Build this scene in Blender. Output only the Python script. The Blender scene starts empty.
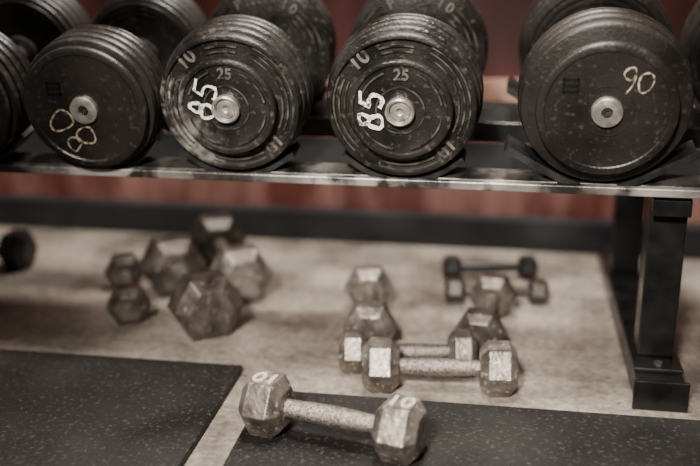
import bpy, bmesh, math, random
from mathutils import Vector, Matrix, Euler
random.seed(7)
scene = bpy.context.scene
COL = scene.collection

# ------------------------------------------------------------ materials
def new_mat(name):
    m = bpy.data.materials.new(name); m.use_nodes = True
    nt = m.node_tree
    return m, nt, nt.nodes["Principled BSDF"]

def noise_mat(name, c1, c2, scale=20, rough=(0.35, 0.6), metal=0.0, bump=0.1, bscale=200,
              lo=0.35, hi=0.65, detail=6, c3=None, s3=90, lo3=0.6, hi3=0.7, bdist=0.002, spec=0.5, spots=()):
    m, nt, b = new_mat(name)
    N, L = nt.nodes, nt.links
    tc = N.new("ShaderNodeTexCoord")
    n1 = N.new("ShaderNodeTexNoise"); n1.inputs["Scale"].default_value = scale; n1.inputs["Detail"].default_value = detail
    L.new(tc.outputs["Object"], n1.inputs["Vector"])
    r = N.new("ShaderNodeValToRGB")
    r.color_ramp.elements[0].position = lo; r.color_ramp.elements[0].color = (*c1, 1)
    r.color_ramp.elements[1].position = hi; r.color_ramp.elements[1].color = (*c2, 1)
    L.new(n1.outputs["Fac"], r.inputs["Fac"])
    col = r.outputs["Color"]
    if c3 is not None:
        n3 = N.new("ShaderNodeTexNoise"); n3.inputs["Scale"].default_value = s3; n3.inputs["Detail"].default_value = 8
        L.new(tc.outputs["Object"], n3.inputs["Vector"])
        r3 = N.new("ShaderNodeValToRGB")
        r3.color_ramp.elements[0].position = lo3; r3.color_ramp.elements[0].color = (0, 0, 0, 1)
        r3.color_ramp.elements[1].position = hi3; r3.color_ramp.elements[1].color = (1, 1, 1, 1)
        L.new(n3.outputs["Fac"], r3.inputs["Fac"])
        mx = N.new("ShaderNodeMixRGB")
        L.new(r3.outputs["Color"], mx.inputs["Fac"]); L.new(col, mx.inputs["Color1"])
        mx.inputs["Color2"].default_value = (*c3, 1)
        col = mx.outputs["Color"]
    mr = N.new("ShaderNodeMapRange")
    mr.inputs["To Min"].default_value = rough[0]; mr.inputs["To Max"].default_value = rough[1]
    mr.inputs["From Min"].default_value = 0.3; mr.inputs["From Max"].default_value = 0.7
    L.new(n1.outputs["Fac"], mr.inputs["Value"])
    rough_out = mr.outputs["Result"]
    for (pos, rad, cc, ns, nlo, nhi) in spots:      # chalk / scuff deposits at a place on the part
        vd = N.new("ShaderNodeVectorMath"); vd.operation = 'DISTANCE'
        L.new(tc.outputs["Object"], vd.inputs[0]); vd.inputs[1].default_value = pos
        mr0 = N.new("ShaderNodeMapRange"); mr0.inputs["From Min"].default_value = rad; mr0.inputs["From Max"].default_value = rad * .3
        L.new(vd.outputs["Value"], mr0.inputs["Value"])
        nn = N.new("ShaderNodeTexNoise"); nn.inputs["Scale"].default_value = ns; nn.inputs["Detail"].default_value = 8
        L.new(tc.outputs["Object"], nn.inputs["Vector"])
        rr = N.new("ShaderNodeMapRange"); rr.inputs["From Min"].default_value = nlo; rr.inputs["From Max"].default_value = nhi
        L.new(nn.outputs["Fac"], rr.inputs["Value"])
        mu = N.new("ShaderNodeMath"); mu.operation = 'MULTIPLY'
        L.new(mr0.outputs["Result"], mu.inputs[0]); L.new(rr.outputs["Result"], mu.inputs[1])
        mx = N.new("ShaderNodeMixRGB"); L.new(mu.outputs[0], mx.inputs["Fac"]); L.new(col, mx.inputs["Color1"])
        mx.inputs["Color2"].default_value = (*cc, 1); col = mx.outputs["Color"]
        ad = N.new("ShaderNodeMath"); ad.operation = 'MULTIPLY_ADD'; ad.use_clamp = True
        L.new(mr0.outputs["Result"], ad.inputs[0]); ad.inputs[1].default_value = .4; L.new(rough_out, ad.inputs[2])
        rough_out = ad.outputs[0]
    L.new(col, b.inputs["Base Color"])
    L.new(rough_out, b.inputs["Roughness"])
    b.inputs["Metallic"].default_value = metal
    b.inputs["Specular IOR Level"].default_value = spec
    if bump > 0:
        nb = N.new("ShaderNodeTexNoise"); nb.inputs["Scale"].default_value = bscale; nb.inputs["Detail"].default_value = 4
        L.new(tc.outputs["Object"], nb.inputs["Vector"])
        bp = N.new("ShaderNodeBump"); bp.inputs["Strength"].default_value = bump; bp.inputs["Distance"].default_value = bdist
        L.new(nb.outputs["Fac"], bp.inputs["Height"]); L.new(bp.outputs["Normal"], b.inputs["Normal"])
    return m

PK = dict(c3=(.085, .074, .064), s3=110, lo3=.58, hi3=.76)
M_plate = noise_mat("plate_iron", (.006, .0053, .0048), (.019, .0165, .0145), 16, (.26, .50), 0.0, .45, 240, **PK)
Rr = .110
M_chalk = noise_mat("plate_iron_chalky", (.006, .0053, .0048), (.019, .0165, .0145), 16, (.26, .50), 0.0, .45, 240,
                    spots=[((-.060, -.158, Rr - .060), .060, (.24, .22, .20), 55, .40, .66),
                           ((-.082, -.158, Rr + .008), .036, (.27, .25, .23), 110, .46, .64)], **PK)
M_smooth = noise_mat("plate_smooth", (.0068, .0057, .0050), (.019, .0157, .0134), 9, (.28, .50), 0.0, .30, 200,
                     c3=(.055, .046, .038), s3=110, lo3=.58, hi3=.78)
M_emb = noise_mat("embossed_worn", (.014, .0125, .011), (.110, .098, .086), 60, (.28, .48), 0.1, .1, lo=.40, hi=.70)
M_embn = noise_mat("embossed_number_worn", (.035, .031, .027), (.17, .152, .134), 80, (.28, .46), 0.1, .1, lo=.36, hi=.62)
M_steel = noise_mat("worn_steel", (.50, .475, .44), (.75, .705, .655), 90, (.25, .45), .8, .1)
M_steel_dark = noise_mat("dark_steel", (.05, .047, .045), (.12, .11, .10), 90, (.35, .5), .7, .1)
M_paint = noise_mat("white_paint", (.12, .11, .10), (.85, .82, .78), 150, (.6, .8), 0, .2, 300, lo=.35, hi=.46)
M_paint_y = noise_mat("cream_paint", (.08, .065, .045), (.48, .39, .28), 150, (.6, .8), 0, .2, 300, lo=.38, hi=.54)
M_paint_o = noise_mat("ochre_paint", (.08, .065, .048), (.44, .355, .26), 150, (.6, .8), 0, .2, 300, lo=.36, hi=.52)
M_rack = noise_mat("rack_black", (.003, .003, .003), (.007, .0068, .0066), 20, (.24, .42), 0, .1, 300)
M_mid = noise_mat("rail_dark_matte", (.003, .003, .003), (.006, .006, .006), 20, (.7, .85), 0, .1, 300, spec=.15)
M_rail = noise_mat("rail_metal", (.035, .032, .029), (.125, .115, .105), 7, (.26, .5), .6, .2, 200,
                   c3=(.011, .010, .009), s3=20, lo3=.48, hi3=.62)
M_edge = noise_mat("rail_edge_bare", (.06, .055, .05), (.46, .43, .40), 7, (.3, .5), .5, .2, 200, lo=.40, hi=.66,
                   c3=(.025, .023, .021), s3=24, lo3=.50, hi3=.62)
M_saddle = noise_mat("saddle_rubber", (.004, .004, .004), (.008, .0077, .0073), 40, (.35, .55), 0, .2)
M_hex = noise_mat("hex_grey_metal", (.085, .073, .062), (.245, .215, .185), 36, (.32, .52), .6, .5, 160,
                  c3=(.50, .45, .395), s3=110, lo3=.58, hi3=.70)
M_hexm = noise_mat("hex_mid_metal", (.050, .042, .035), (.155, .132, .112), 30, (.30, .48), .6, .4, 180,
                   c3=(.36, .32, .28), s3=100, lo3=.60, hi3=.72)
M_hexd = noise_mat("hex_dark_brown", (.022, .018, .0155), (.06, .050, .042), 30, (.3, .5), .4, .3, 220,
                   c3=(.18, .155, .13), s3=120, lo3=.62, hi3=.72)
M_hexb = noise_mat("hex_black", (.006, .0055, .005), (.014, .013, .012), 26, (.3, .5), .1, .2, 220)
M_handle = noise_mat("knurled_handle", (.12, .105, .092), (.40, .36, .32), 330, (.25, .45), .75, .8, 650, lo=.38, hi=.62)
M_num = noise_mat("raised_number", (.44, .395, .34), (.76, .70, .62), 140, (.35, .55), .3, .1)
M_mat = noise_mat("rubber_mat", (.0055, .0050, .0047), (.023, .021, .0195), 4, (.5, .8), 0, .8, 350, detail=12,
                  c3=(.065, .060, .055), s3=150, lo3=.56, hi3=.78, spec=.3)

def floor_material():
    m, nt, b = new_mat("stained_concrete")
    N, L = nt.nodes, nt.links
    tc = N.new("ShaderNodeTexCoord")
    def noise(s, d=10, rough=.6):
        n = N.new("ShaderNodeTexNoise"); n.inputs["Scale"].default_value = s; n.inputs["Detail"].default_value = d
        n.inputs["Roughness"].default_value = rough
        L.new(tc.outputs["Object"], n.inputs["Vector"]); return n
    def ramp(n, p0, c0, p1, c1):
        r = N.new("ShaderNodeValToRGB"); r.color_ramp.elements[0].position = p0; r.color_ramp.elements[1].position = p1
        r.color_ramp.elements[0].color = (*c0, 1); r.color_ramp.elements[1].color = (*c1, 1)
        L.new(n.outputs["Fac"], r.inputs["Fac"]); return r
    big = ramp(noise(4.5, 12, .68), .38, (.125, .108, .090), .60, (.38, .340, .290))
    grit = ramp(noise(75, 8, .75), .40, (.58, .56, .54), .60, (1.12, 1.1, 1.08))
    mul = N.new("ShaderNodeMixRGB"); mul.blend_type = 'MULTIPLY'; mul.inputs["Fac"].default_value = .9
    L.new(big.outputs["Color"], mul.inputs["Color1"]); L.new(grit.outputs["Color"], mul.inputs["Color2"])
    sp = ramp(noise(36, 10, .7), .62, (0, 0, 0), .69, (1, 1, 1))
    mx = N.new("ShaderNodeMixRGB"); L.new(sp.outputs["Color"], mx.inputs["Fac"])
    L.new(mul.outputs["Color"], mx.inputs["Color1"]); mx.inputs["Color2"].default_value = (.085, .071, .058, 1)
    L.new(mx.outputs["Color"], b.inputs["Base Color"])
    rr = ramp(noise(6, 8), .36, (.18,) * 3, .62, (.55,) * 3)
    L.new(rr.outputs["Color"], b.inputs["Roughness"])
    bp = N.new("ShaderNodeBump"); bp.inputs["Strength"].default_value = .3; bp.inputs["Distance"].default_value = .002
    L.new(noise(80, 8, .7).outputs["Fac"], bp.inputs["Height"]); L.new(bp.outputs["Normal"], b.inputs["Normal"])
    return m
M_floor = floor_material()
M_base = noise_mat("baseboard_dark", (.010, .011, .014), (.020, .021, .025), 8, (.45, .65), 0, .1)
M_strip = noise_mat("strip_tan", (.24, .125, .085), (.40, .24, .18), 6, (.5, .7), 0, .1)

def wall_material():
    """painted block wall; colour carries the light spill: lighter red below, dark maroon above"""
    m, nt, b = new_mat("painted_wall")
    N, L = nt.nodes, nt.links
    tc = N.new("ShaderNodeTexCoord")
    sp = N.new("ShaderNodeSeparateXYZ"); L.new(tc.outputs["Object"], sp.inputs[0])
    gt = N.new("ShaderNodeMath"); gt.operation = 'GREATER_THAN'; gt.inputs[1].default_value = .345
    L.new(sp.outputs["Z"], gt.inputs[0])
    n = N.new("ShaderNodeTexNoise"); n.inputs["Scale"].default_value = 5; n.inputs["Detail"].default_value = 4
    mp = N.new("ShaderNodeMapping"); mp.inputs["Scale"].default_value = (1.9, 1, .5)
    L.new(tc.outputs["Object"], mp.inputs["Vector"]); L.new(mp.outputs["Vector"], n.inputs["Vector"])
    def ramp(a, c):
        r = N.new("ShaderNodeValToRGB"); r.color_ramp.elements[0].position = .40; r.color_ramp.elements[1].position = .64
        r.color_ramp.elements[0].color = (*a, 1); r.color_ramp.elements[1].color = (*c, 1)
        L.new(n.outputs["Fac"], r.inputs["Fac"]); return r
    low = ramp((.135, .038, .030), (.38, .195, .165)); up = ramp((.028, .007, .0065), (.060, .0155, .0145))  # brighter lower wall and dim upper wall painted into the two ramps
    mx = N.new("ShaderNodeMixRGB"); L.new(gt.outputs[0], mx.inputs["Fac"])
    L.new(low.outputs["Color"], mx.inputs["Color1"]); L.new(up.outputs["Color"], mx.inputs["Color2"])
    L.new(mx.outputs["Color"], b.inputs["Base Color"])
    b.inputs["Roughness"].default_value = .38
    return m
M_wall = wall_material()

# ------------------------------------------------------------ helpers
def link(o): COL.objects.link(o); return o

def mesh_obj(name, bm, mat, parent=None, smooth=None, label=None, mat2=None, recalc=True):
    me = bpy.data.meshes.new(name)
    if recalc: bmesh.ops.recalc_face_normals(bm, faces=bm.faces)
    bm.to_mesh(me); bm.free()
    me.materials.append(mat)
    if mat2: me.materials.append(mat2)
    if smooth is not None:
        for p in me.polygons: p.use_smooth = True
        try: me.set_sharp_from_angle(angle=math.radians(smooth))
        except Exception: pass
    o = bpy.data.objects.new(name, me); link(o)
    if parent: o.parent = parent
    if label: o["label"] = label
    return o

def empty(name, loc=(0, 0, 0), rot=(0, 0, 0), label="", category="", group=None):
    e = bpy.data.objects.new(name, None); link(e)
    e.empty_display_size = .05
    e.location = loc; e.rotation_euler = rot
    e["label"] = label; e["category"] = category
    if group: e["group"] = group
    return e

def lathe(bm, prof, segs=96, c=(0, 0, 0), phase=0.0, axis='Y'):
    rings = []
    for a, r in prof:
        if r < 1e-6:
            p = (c[0], c[1] + a, c[2]) if axis == 'Y' else (c[0] + a, c[1], c[2])
            rings.append([bm.verts.new(p)])
        else:
            ring = []
            for i in range(segs):
                t = phase + 2 * math.pi * i / segs
                u, v = r * math.cos(t), r * math.sin(t)
                p = (c[0] + u, c[1] + a, c[2] + v) if axis == 'Y' else (c[0] + a, c[1] + u, c[2] + v)
                ring.append(bm.verts.new(p))
            rings.append(ring)
    for A, B in zip(rings[:-1], rings[1:]):
        n = max(len(A), len(B))
        for i in range(n):
            j = (i + 1) % n
            if len(A) == 1 and len(B) > 1: bm.faces.new((A[0], B[i], B[j]))
            elif len(B) == 1 and len(A) > 1: bm.faces.new((A[i], B[0], A[j]))
            elif len(A) > 1: bm.faces.new((A[i], B[i], B[j], A[j]))
    return bm

def box(bm, x0, x1, y0, y1, z0, z1):
    vs = [bm.verts.new(p) for p in [(x0, y0, z0), (x1, y0, z0), (x1, y1, z0), (x0, y1, z0),
                                   (x0, y0, z1), (x1, y0, z1), (x1, y1, z1), (x0, y1, z1)]]
    for f in [(0, 1, 2, 3), (4, 5, 6, 7), (0, 1, 5, 4), (1, 2, 6, 5), (2, 3, 7, 6), (3, 0, 4, 7)]:
        bm.faces.new([vs[i] for i in f])

def bevel(o, w, s=2):
    m = o.modifiers.new("bevel", 'BEVEL'); m.width = w; m.segments = s; m.limit_method = 'ANGLE'
    m.angle_limit = math.radians(25)
    return m

def extrude_yz(bm, poly, x0, x1):
    A = [bm.verts.new((x0, y, z)) for y, z in poly]
    B = [bm.verts.new((x1, y, z)) for y, z in poly]
    bm.faces.new(A); bm.faces.new(B)
    n = len(poly)
    for i in range(n): bm.faces.new((A[i], A[(i + 1) % n], B[(i + 1) % n], B[i]))

def text_bm(txt, size, extrude=.0008, bold=.015):
    cu = bpy.data.curves.new("t", 'FONT'); cu.body = txt; cu.size = size; cu.extrude = extrude
    cu.align_x = 'CENTER'; cu.align_y = 'CENTER'; cu.offset = size * bold
    o = bpy.data.objects.new("t", cu); link(o)
    dg = bpy.context.evaluated_depsgraph_get(); dg.update()
    me = bpy.data.meshes.new_from_object(o.evaluated_get(dg))
    bm = bmesh.new(); bm.from_mesh(me)
    bpy.data.objects.remove(o); bpy.data.meshes.remove(me)
    return bm

FACE = Matrix.Rotation(math.radians(90), 4, 'X')   # text faces -Y

def merge(dst, src):
    me = bpy.data.meshes.new("tmp"); src.to_mesh(me); src.free()
    dst.from_mesh(me); bpy.data.meshes.remove(me)

def face_text(txt, size, r, ang, cy, cz, rot=None, bm=None):
    t = text_bm(txt, size, .0013, .02)
    a = math.radians(ang)
    rr = a - math.pi / 2 if rot is None else math.radians(rot)
    M = Matrix.Translation((r * math.cos(a), cy, cz + r * math.sin(a))) @ FACE @ Matrix.Rotation(rr, 4, 'Z')
    t.transform(M)
    if bm is None: return t
    merge(bm, t)

def arc_word(txt, size, r, a0, step, cy, cz):
    bm = bmesh.new()
    for i, ch in enumerate(txt):
        face_text(ch, size, r, a0 - step * i, cy, cz, bm=bm)
    return bm

def rib_arc(bm, r, a0, a1, cy, cz, h=.0030, w=.0024, n=22, idx=1):
    prev = None
    for i in range(n + 1):
        a = math.radians(a0 + (a1 - a0) * i / n)
        sec = []
        for dr, dy in ((-w, .0006), (-w * .55, -h), (w * .55, -h), (w, .0006)):
            sec.append(bm.verts.new(((r + dr) * math.cos(a), cy + dy, cz + (r + dr) * math.sin(a))))
        if prev:
            for k in range(3):
                f = bm.faces.new((prev[k], prev[k + 1], sec[k + 1], sec[k]))
                if k == 1: f.material_index = idx
        else: bm.faces.new(sec)
        prev = sec
    bm.faces.new(prev)

def circ(cx, cy, rx, ry, a0=90, a1=450, n=22):
    return [(cx + rx * math.cos(math.radians(a0 + (a1 - a0) * i / n)), cy + ry * math.sin(math.radians(a0 + (a1 - a0) * i / n))) for i in range(n + 1)]
DIG = {
    '8': [circ(.31, .76, .20, .22, 60, 425), circ(.28, .27, .27, .28, 100, 452)],
    '5': [[(.58, 1.0), (.36, .97), (.14, .95), (.11, .78), (.06, .55)] + circ(.25, .32, .29, .26, 115, -135, 16)],
    '0': [circ(.30, .5, .30, .38, 70, 440)],
    '9': [circ(.28, .70, .24, .24, 20, 380, 20) + [(.55, .6), (.54, .35), (.48, .15), (.40, -.04)]],
}
def painted(name, txt, h, hw, centre, tilt, parent, mat, adv=.72, sx=1.0, wob=.03):
    bm = bmesh.new()
    W = adv * len(txt) - (adv - .6)
    for k, ch in enumerate(txt):
        for st in DIG[ch]:
            ph = random.uniform(0, 6)
            pts = []
            for i, (x, y) in enumerate(st):
                x += wob * math.sin(ph + i * .7); y += wob * math.cos(ph * 1.3 + i * .55)
                pts.append(((x + adv * k - W / 2) * h * sx, (y - .5 + (.05 if k else 0)) * h))
            prev = None
            for i, p in enumerate(pts):
                q = pts[min(i + 1, len(pts) - 1)]; o = pts[max(i - 1, 0)]
                d = Vector((q[0] - o[0], q[1] - o[1]))
                if d.length < 1e-9: d = Vector((1, 0))
                d.normalize(); nrm = Vector((-d.y, d.x))
                w = hw * (1 + random.uniform(-.40, .30))
                L0 = Vector(p) + nrm * w; R0 = Vector(p) - nrm * w
                sec = [bm.verts.new((L0.x, L0.y, 0)), bm.verts.new((L0.x * .98 + R0.x * .02, L0.y * .98 + R0.y * .02, .0006)),
                       bm.verts.new((R0.x * .98 + L0.x * .02, R0.y * .98 + L0.y * .02, .0006)), bm.verts.new((R0.x, R0.y, 0))]
                if prev:
                    for a in range(3): bm.faces.new((prev[a], prev[a + 1], sec[a + 1], sec[a]))
                else: bm.faces.new(sec)
                prev = sec
            bm.faces.new(prev)
    bm.transform(Matrix.Translation(centre) @ FACE @ Matrix.Rotation(math.radians(tilt), 4, 'Z'))
    return mesh_obj(name, bm, mat, parent)

# ------------------------------------------------------------ structure
def struct(name, x0, x1, y0, y1, z0, z1, mat):
    bm = bmesh.new(); box(bm, x0, x1, y0, y1, z0, z1)
    o = mesh_obj(name, bm, mat); o["kind"] = "structure"; return o
struct("floor", -3.5, 3.0, -2.5, 2.2, -.06, 0, M_floor)
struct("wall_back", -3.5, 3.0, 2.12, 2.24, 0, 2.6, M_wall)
struct("baseboard_back", -3.5, 3.0, 2.075, 2.12, 0, .068, M_base)
struct("wall_strip_1", -3.5, 3.0, 2.10, 2.12, .325, .370, M_strip)  # thin tan band along the wall, paler than the colour around it

def mat_obj(x0, x1, y0, y1, label):
    e = bmesh.new(); box(e, x0, x1, y0, y1, 0, .012)
    o = mesh_obj("rubber_mat", e, M_mat)
    bevel(o, .003, 2)
    o["label"] = label; o["category"] = "gym mat"; o["group"] = "black rubber floor mats"
mat_obj(-1.33, -.390, .1, 1.368, "black speckled rubber gym mat lying on concrete floor")
mat_obj(-.336, 1.1, .1, 1.290, "black rubber gym mat beneath a small hex dumbbell")

# ------------------------------------------------------------ rack
TILT = math.radians(12); S, C = math.sin(TILT), math.cos(TILT); TT = math.tan(TILT)
def plane_z(y): return .3150 + TT * (y - 1.362)       # rail top plane
rack = empty("dumbbell_rack", (0, 1.6, 0), label="black steel dumbbell rack with worn metal rails and posts", category="rack")
def rk(name, bm, mat, bev=.002, label=None, smooth=None):
    bm.transform(Matrix.Translation((0, -1.6, 0)))
    o = mesh_obj(name, bm, mat, rack, smooth, label)
    if bev: bevel(o, bev, 2)
    return o
X0, X1 = -1.75, .95
def rail(y0, y1, lip, th=.006, drop=0):
    z0, z1 = plane_z(y0) - drop, plane_z(y1) - drop
    return [(y0, z0), (y1, z1), (y1, z1 - th), (y0 + th, z0 - th + TT * th), (y0 + th, z0 - lip), (y0, z0 - lip)]
bm = bmesh.new(); extrude_yz(bm, rail(1.390, 1.430, .012), X0, X1)
rk("front_rail", bm, M_rail, .0015, "worn grey metal front rail")
bm = bmesh.new()
ye = 1.381; ze = plane_z(ye)
extrude_yz(bm, [(ye, ze - .001), (ye + .010, ze + .001), (ye + .010, ze - .006), (ye + .006, ze - .013), (ye, ze - .013)], X0, X1)
rk("rail_edge", bm, M_edge, .0015, "bare metal rail edge")
bm = bmesh.new(); extrude_yz(bm, rail(1.438, 1.560, .012, drop=.016), X0, X1)
rk("middle_rail", bm, M_mid, .0012)
bm = bmesh.new(); extrude_yz(bm, rail(1.605, 1.700, .034), X0, X1)
rk("rear_rail", bm, M_rack, .0012)
for px in (.216, -1.42):
    w = .054
    bm = bmesh.new(); box(bm, px - .008, px + w + .004, 1.336, 2.03, 0, .040); rk("foot", bm, M_rack, .003)
    bm = bmesh.new(); box(bm, px - .014, px + w + .010, 1.330, 1.336, 0.001, .046); rk("end_plate", bm, M_rack, .0015)
    bm = bmesh.new(); box(bm, px - .010, px + w + .008, 1.375, 1.50, .040, .047); rk("foot_plate", bm, M_rack, .002)
    for (ya, yb) in ((1.420, 1.470), (1.835, 1.885)):
        top = plane_z(ya) - .048
        bm = bmesh.new(); box(bm, px, px + w, ya, yb, .040 if ya > 1.6 else .047, top + .01); rk("post", bm, M_rack, .003)
    bm = bmesh.new()
    ya, yb = 1.395, 1.90
    extrude_yz(bm, [(ya, plane_z(ya) - .0225), (yb, plane_z(yb) - .0225), (yb, plane_z(yb) - .048), (ya, plane_z(ya) - .048)], px, px + w)
    rk("support_arm", bm, M_rack, .002)
    bm = bmesh.new(); extrude_yz(bm, [(1.396, plane_z(1.396) - .007), (1.425, plane_z(1.425) - .007), (1.425, plane_z(1.425) - .024), (1.396, plane_z(1.396) - .024)], px + .004, px + w - .004)
    rk("rail_bracket", bm, M_rack, .001)
    for by in (1.39, 1.487):
        bm = bmesh.new()
        lathe(bm, [(0, 0), (0, .007), (.005, .007), (.005, 0)], 6)
        bm.transform(Matrix.Translation((px + w / 2, by, .047)) @ Matrix.Rotation(math.radians(90), 4, 'X'))
        rk("bolt", bm, M_steel_dark, 0)

def cradle(xc, R, y0, y1, sgn, th=.008, tail=0.0, amax=56):
    """thin curved cradle lip beside the bottom of a dumbbell head, optional straight flared tail"""
    n = 14; A, B = [], []
    a0, a1 = math.radians(12), math.radians(amax)
    def sec(y):
        pz = plane_z(y)
        az = pz + .0005 + R / C
        inn, out = [], []
        for i in range(n + 1):
            a = a0 + (a1 - a0) * i / n
            ri, ro = R + .0015, R + .0015 + th
            inn.append((xc + sgn * ri * math.sin(a), max(az - ri * math.cos(a) / C, pz + .0003)))
            out.append((xc + sgn * ro * math.sin(a), max(az - ro * math.cos(a) / C, pz + .0001)))
        if tail:
            dx, dz = tail * math.cos(a1), tail * math.sin(a1)
            inn.append((inn[-1][0] + sgn * dx, inn[-1][1] + dz)); out.append((out[-1][0] + sgn * dx, out[-1][1] + dz))
        return inn + out[::-1]
    bm = bmesh.new()
    for y, ring in ((y0, A), (y1, B)):
        for x, z in sec(y): ring.append(bm.verts.new((x, y, z)))
    bm.faces.new(A); bm.faces.new(B); m = len(A)
    for i in range(m): bm.faces.new((A[i], A[(i + 1) % m], B[(i + 1) % m], B[i]))
    rk("cradle", bm, M_saddle, 0)

# ------------------------------------------------------------ big dumbbells
def plate_prof(y0, th, r, rim=0.0, rimw=.008, inner=.012, rd=.003):
    p = [(y0 + rim, inner)]
    if rim > 0:
        p += [(y0 + rim, r - rimw - .002), (y0, r - rimw), (y0, r - rd)]
    else: p += [(y0, r - rd)]
    p += [(y0 + rd * .3, r - rd * .3), (y0 + rd, r), (y0 + th - rd, r), (y0 + th - rd * .3, r - rd * .3), (y0 + th, r - rd), (y0 + th, inner), (y0 + rim, inner)]
    return p

def big_dumbbell(x, kind, R, yface=1.339):
    labels = {
        '85a': "black iron dumbbell with chalk-smeared white painted 85",
        '85b': "black iron dumbbell with white painted 85 and ribbed plates",
        '90': "large smooth black dumbbell with cream hand-painted 90",
        '80': "smooth black dumbbell with tan hand-painted 80",
        'plain': "smooth black round-head dumbbell resting on the rack rails"}
    e = empty("dumbbell", label=labels[kind], category="dumbbell", group="round-head dumbbells on the rack shelf")
    Ltot = .352
    zc = plane_z(yface + R * S) + R * C + .0006
    rot = Matrix.Rotation(TILT, 4, 'X')
    e.location = Vector((x, yface, zc)) - rot @ Vector((0, -Ltot / 2, R))
    e.rotation_euler = (TILT, 0, 0)
    yf = -Ltot / 2
    ribbed = kind.startswith('85')
    mat = {'85a': M_chalk, '85b': M_plate}.get(kind, M_smooth)
    g = .0030
    fr = 0.0
    if ribbed: stack = [(R * .655, .011, .0030), (R * .945, .018, .0055), (R * .980, .016, 0), (R, .016, 0), (R, .016, 0), (R * .985, .012, 0)]
    elif kind == '90': fr = .0016; stack = [(R * .80, .018, fr), (R * .97, .022, 0), (R, .020, 0), (R, .020, 0), (R * .97, .012, 0)]
    else: fr = .0016; stack = [(R * .915, .012, fr), (R * .985, .016, 0), (R, .016, 0), (R, .016, 0), (R, .016, 0), (R * .96, .009, 0)]
    rd = .0045 if not ribbed else .0038
    if kind == '90': rd = .005
    for side in (1, -1):
        y = yf
        for i, (r, th, rim) in enumerate(stack):
            bm = bmesh.new()
            lathe(bm, plate_prof(y, th, r, rim, rimw=.007 if ribbed else .011, inner=.0155, rd=rd), 112, (0, 0, R))
            if side == -1:
                bmesh.ops.scale(bm, vec=(1, -1, 1), verts=bm.verts)
            bmesh.ops.recalc_face_normals(bm, faces=bm.faces)
            if ribbed and i == 1 and side == 1:
                fy = y + .0055
                for (a0, a1) in ((-26, 64), (78, 110), (154, 226), (250, 302)):
                    for rr in (.72, .79, .86):
                        if (a0 == 78 and rr > .80): continue
                        rib_arc(bm, R * rr, a0, a1, fy, R)
            if ribbed and i == 0 and side == 1:
                for (a0, a1) in ((10, 66), (196, 260), (284, 350), (112, 160)):
                    rib_arc(bm, R * .52, a0, a1, y + .0030, R)
                rib_arc(bm, R * .30, 0, 359.9, y + .0030, R, .0020, .0020, 60)
            if (not ribbed) and i == 0 and side == 1:
                rib_arc(bm, R * .30, 0, 359.9, y + fr, R, .0007, .0016, 80, idx=0)
            if side == -1 and i == len(stack) - 1:
                yy = -(y + th)
                for (a0, a1) in ((125, 175), (5, 50)) if ribbed else ((0, 359.9),):
                    for rr in (.70, .79, .88): rib_arc(bm, r * rr, a0, a1, yy, R, n=22 if ribbed else 80)
            p = mesh_obj("weight_plate", bm, mat, e, 28, mat2=M_emb if ribbed else M_smooth)
            if ribbed and side == 1 and i == 1:
                for aa in (131, -44):
                    mesh_obj("embossed_number", face_text("10", R * .27, R * .79, aa, y + .0042, R), M_embn, p)
            if ribbed and side == 1 and i == 0:
                mesh_obj("embossed_number", face_text("25", R * .20, R * .46, 88, y + .0020, R), M_embn, p)
            if (not ribbed) and side == 1 and i == 0:
                bm = bmesh.new(); yq = y + fr
                s = .011; cx, cz_ = -R * .42, R + R * .30
                for k in range(3):
                    box(bm, cx - s, cx + s, yq - .0006, yq + .0004, cz_ - s + k * .0085, cz_ - s + k * .0085 + .004)
                box(bm, cx - s, cx - s + .003, yq - .0006, yq + .0004, cz_ - s, cz_ + s)
                box(bm, cx + s - .003, cx + s, yq - .0006, yq + .0004, cz_ - s, cz_ + s)
                mesh_obj("cast_mark", bm, M_mid, p)
            if ribbed and side == -1 and i == len(stack) - 1:
                yy = -(y + th)
                mesh_obj("embossed_lettering", arc_word("PRO", R * .20, R * .82, 116, 13, yy - .0002, R), M_embn, p)
                mesh_obj("embossed_number", arc_word("10", R * .20, R * .82, 66, 10, yy - .0002, R), M_embn, p)
            y += th + g
        yin = y
    bm = bmesh.new(); h0 = yf + .004; h1 = yin
    lathe(bm, [(h0, 0), (h0, .0148), (h1, .0148), (h1, .030), (h1 + .010, .030), (h1 + .012, .0165), (-.02, .0175), (.02, .0175),
               (-h1 - .012, .0165), (-h1 - .010, .030), (-h1, .030), (-h1, .0148), (-h0, .0148), (-h0, 0)], 48, (0, 0, R))
    mesh_obj("handle", bm, M_steel_dark, e, 30)
    hr = .0205 if ribbed else .0215
    for side in (1, -1):
        bm = bmesh.new()
        if ribbed:
            prof = [(yf + .003, .0151), (yf - .004, .0151), (yf - .0075, .017), (yf - .008, hr - .002), (yf - .006, hr), (yf + .0032, hr), (yf + .0032, .0151)]
        else:
            prof = [(yf - .001, .007), (yf - .006, .008), (yf - .006, hr - .003), (yf - .005, hr - .001), (yf - .001, hr), (yf + .0018, hr), (yf + .0018, .007)]
        lathe(bm, prof, 56, (0, 0, R))
        if side == -1: bmesh.ops.scale(bm, vec=(1, -1, 1), verts=bm.verts)
        cap = mesh_obj("end_cap", bm, M_steel, e, 30, "worn silver metal end cap")
        bm = bmesh.new()
        if ribbed: prof = [(yf - .0005, 0), (yf - .0005, .0045), (yf - .004, .0055), (yf - .004, .012), (yf - .001, .0142), (yf + .003, .0145)]
        else: prof = [(yf - .001, 0), (yf - .001, .0042), (yf - .0045, .0046), (yf - .0045, .0066), (yf - .0005, .0068)]
        lathe(bm, prof, 6 if not ribbed else 40, (0, 0, R))
        if side == -1: bmesh.ops.scale(bm, vec=(1, -1, 1), verts=bm.verts)
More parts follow.
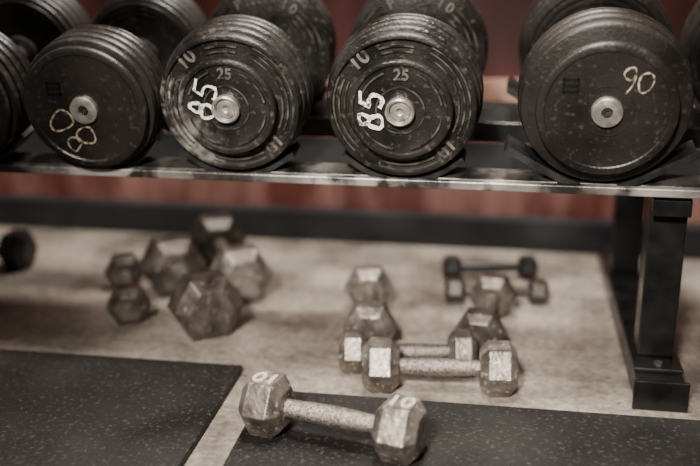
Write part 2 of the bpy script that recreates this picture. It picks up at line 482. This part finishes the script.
        mesh_obj("bolt", bm, M_steel if ribbed else M_steel_dark, cap, 30)
    fy = yf + fr - .0001
    if kind == '85a':
        painted("painted_number", "85", .037, .0025, (-.031, fy, R + .012), 70, e, M_paint, adv=.84, sx=1.0)
    if kind == '85b':
        painted("painted_number", "85", .036, .0027, (-.040, fy, R + .000), 82, e, M_paint, adv=.84, sx=1.0)
    if kind == '90':
        painted("painted_number", "90", .038, .0013, (.035, fy, R + .043), -16, e, M_paint_y, adv=.74, sx=.80, wob=.02)
    if kind == '80':
        painted("painted_number", "80", .052, .0012, (-.026, fy, R - .033), 128, e, M_paint_o, adv=.78, sx=.95)
    fronts = ((1.386, 1.428), (1.620, 1.675))
    for (ya, yb) in fronts:
        for sg in (-1, 1):
            if kind == '90': cradle(x, R, ya, yb, sg, .010, .083, 28)
            elif ribbed: cradle(x, R, ya, yb, sg, .008, .030, 32)
            else: cradle(x, R, ya, yb, sg)
    return e

big_dumbbell(-.826, 'plain', .104)
big_dumbbell(-.609, '80', .103)
big_dumbbell(-.394, '85a', .110)
big_dumbbell(-.144, '85b', .1125)
big_dumbbell(.136, '90', .119)
big_dumbbell(.392, 'plain', .118)

# ------------------------------------------------------------ hex dumbbells
def hex_dumbbell(p1, p2, r, hl, hr, mat, hmat, label, base=0.0, num=None, mat_far=None):
    p1 = Vector(p1); p2 = Vector(p2)
    mid = (p1 + p2) / 2; d = p2 - p1; L = d.length
    ang = math.atan2(d.y, d.x)
    e = empty("hex_dumbbell", (mid.x, mid.y, base), (0, 0, ang), label, "dumbbell", "hex dumbbells on the floor")
    ap = r * math.cos(math.pi / 6)
    for s in (-1, 1):
        bm = bmesh.new()
        o = s * L / 2
        prof = [(-hl, 0), (-hl, r * .64), (-hl * .94, r * .70), (-hl * .56, r), (hl * .56, r), (hl * .94, r * .70), (hl, r * .64), (hl, 0)]
        lathe(bm, prof, 6, (o, 0, ap), 0, 'X')
        h = mesh_obj("head", bm, mat_far if (mat_far and s > 0) else mat, e)
        bevel(h, r * .028, 2)
        if num:
            t = text_bm(num, r * .84, .0012, .02)
            t.transform(Matrix.Translation((o, 0, 2 * ap + .0005)) @ Matrix.Rotation(math.pi if s < 0 else 0, 4, 'Z'))
            mesh_obj("raised_number", t, M_num, h)
    bm = bmesh.new()
    a = L / 2 - hl * .95
    prof = [(-a, 0), (-a, hr * .9), (-a * .8, hr * .92), (-a * .4, hr * 1.02), (0, hr * 1.08), (a * .4, hr * 1.02), (a * .8, hr * .92), (a, hr * .9), (a, 0)]
    lathe(bm, prof, 32, (0, 0, ap), 0, 'X')
    mesh_obj("handle", bm, hmat, e, 35)
    return e

hex_dumbbell((-.300, 1.165), (-.114, 1.122), .0445, .030, .0140, M_hex, M_handle,
             "worn grey metal hex dumbbell marked 10 on rubber mat", .012, "10")
hex_dumbbell((-.168, 1.345), (.008, 1.360), .0430, .028, .0130, M_hex, M_handle,
             "grey metal hex dumbbell on concrete beside the mat edge")
hex_dumbbell((-.220, 1.402), (-.050, 1.430), .036, .022, .0125, M_hex, M_handle,
             "grey hex dumbbell tucked against a matching one on concrete")
hex_dumbbell((-.206, 1.496), (-.234, 1.684), .045, .029, .0130, M_hex, M_handle,
             "grey hex dumbbell lying end-on under the rack shelf")
hex_dumbbell((-.024, 1.500), (-.006, 1.680), .043, .027, .0130, M_hexm, M_handle,
             "brownish hex dumbbell lying end-on between others")
hex_dumbbell((-.078, 1.735), (.077, 1.752), .026, .019, .0100, M_hexd, M_hexd,
             "small dark brown hex dumbbell beyond the end-on ones")
hex_dumbbell((-.091, 1.872), (.059, 1.896), .026, .019, .0100, M_hexb, M_hexb,
             "small black hex dumbbell close to the baseboard")
hex_dumbbell((-.646, 1.541), (-.722, 1.713), .039, .026, .0120, M_hexm, M_handle,
             "small grey hex dumbbell beside the dumbbell pile")
hex_dumbbell((-.492, 1.506), (-.620, 1.703), .063, .042, .0160, M_hexm, M_handle,
             "large grey-brown hex dumbbell in the pile")
hex_dumbbell((-.478, 1.680), (-.585, 1.880), .060, .037, .0155, M_hex, M_handle,
             "large lighter grey hex dumbbell beside the grey-brown one", mat_far=M_hexd)
hex_dumbbell((-.985, 1.79), (-1.16, 1.80), .046, .030, .0140, M_hexb, M_handle,
             "black hex dumbbell near the wall beyond the pile")

# ------------------------------------------------------------ lights
def area(name, loc, target, size, power, col, sy=None):
    l = bpy.data.lights.new(name, 'AREA'); l.energy = power; l.size = size; l.color = col
    if sy: l.shape = 'RECTANGLE'; l.size_y = sy
    o = bpy.data.objects.new(name, l); link(o); o.location = loc
    o.rotation_euler = (Vector(target) - Vector(loc)).to_track_quat('-Z', 'Y').to_euler()
    return o
def spot(name, loc, target, ang, blend, power, col, rad=.2):
    l = bpy.data.lights.new(name, 'SPOT'); l.energy = power; l.color = col
    l.spot_size = math.radians(ang); l.spot_blend = blend; l.shadow_soft_size = rad
    o = bpy.data.objects.new(name, l); link(o); o.location = loc
    o.rotation_euler = (Vector(target) - Vector(loc)).to_track_quat('-Z', 'Y').to_euler()
    return o
spot("gym_spot_front", (-.4, -.9, 1.75), (-.10, 1.55, .10), 28, 1.0, 980, (1, .92, .83), .16)
area("ceiling_lamp_over", (-.2, 1.15, 2.4), (-.15, 1.5, .3), .40, 88, (1, .92, .83))
area("ceiling_lamp_rear", (-.12, 1.93, 1.9), (-.12, 1.80, 0), .4, 27, (1, .93, .85), .12)
w = bpy.data.worlds.new("w"); scene.world = w; w.use_nodes = True
w.node_tree.nodes["Background"].inputs[0].default_value = (.92, .83, .76, 1)
w.node_tree.nodes["Background"].inputs[1].default_value = .065

# ------------------------------------------------------------ camera
p, yw = math.radians(16.6), math.radians(9.1)
F = Vector((-math.sin(yw) * math.cos(p), math.cos(yw) * math.cos(p), -math.sin(p)))
R_ = Vector((math.cos(yw), math.sin(yw), 0)); U = R_.cross(F)
cam = bpy.data.cameras.new("camera"); co = bpy.data.objects.new("camera", cam); link(co)
m = Matrix((R_, U, -F)).transposed().to_4x4(); m.translation = Vector((0, 0, .65))
co.matrix_world = m
cam.sensor_width = 36; cam.lens = 50; cam.clip_start = .02
cam.dof.use_dof = True; cam.dof.focus_distance = 1.35; cam.dof.aperture_fstop = 1.4
scene.camera = co
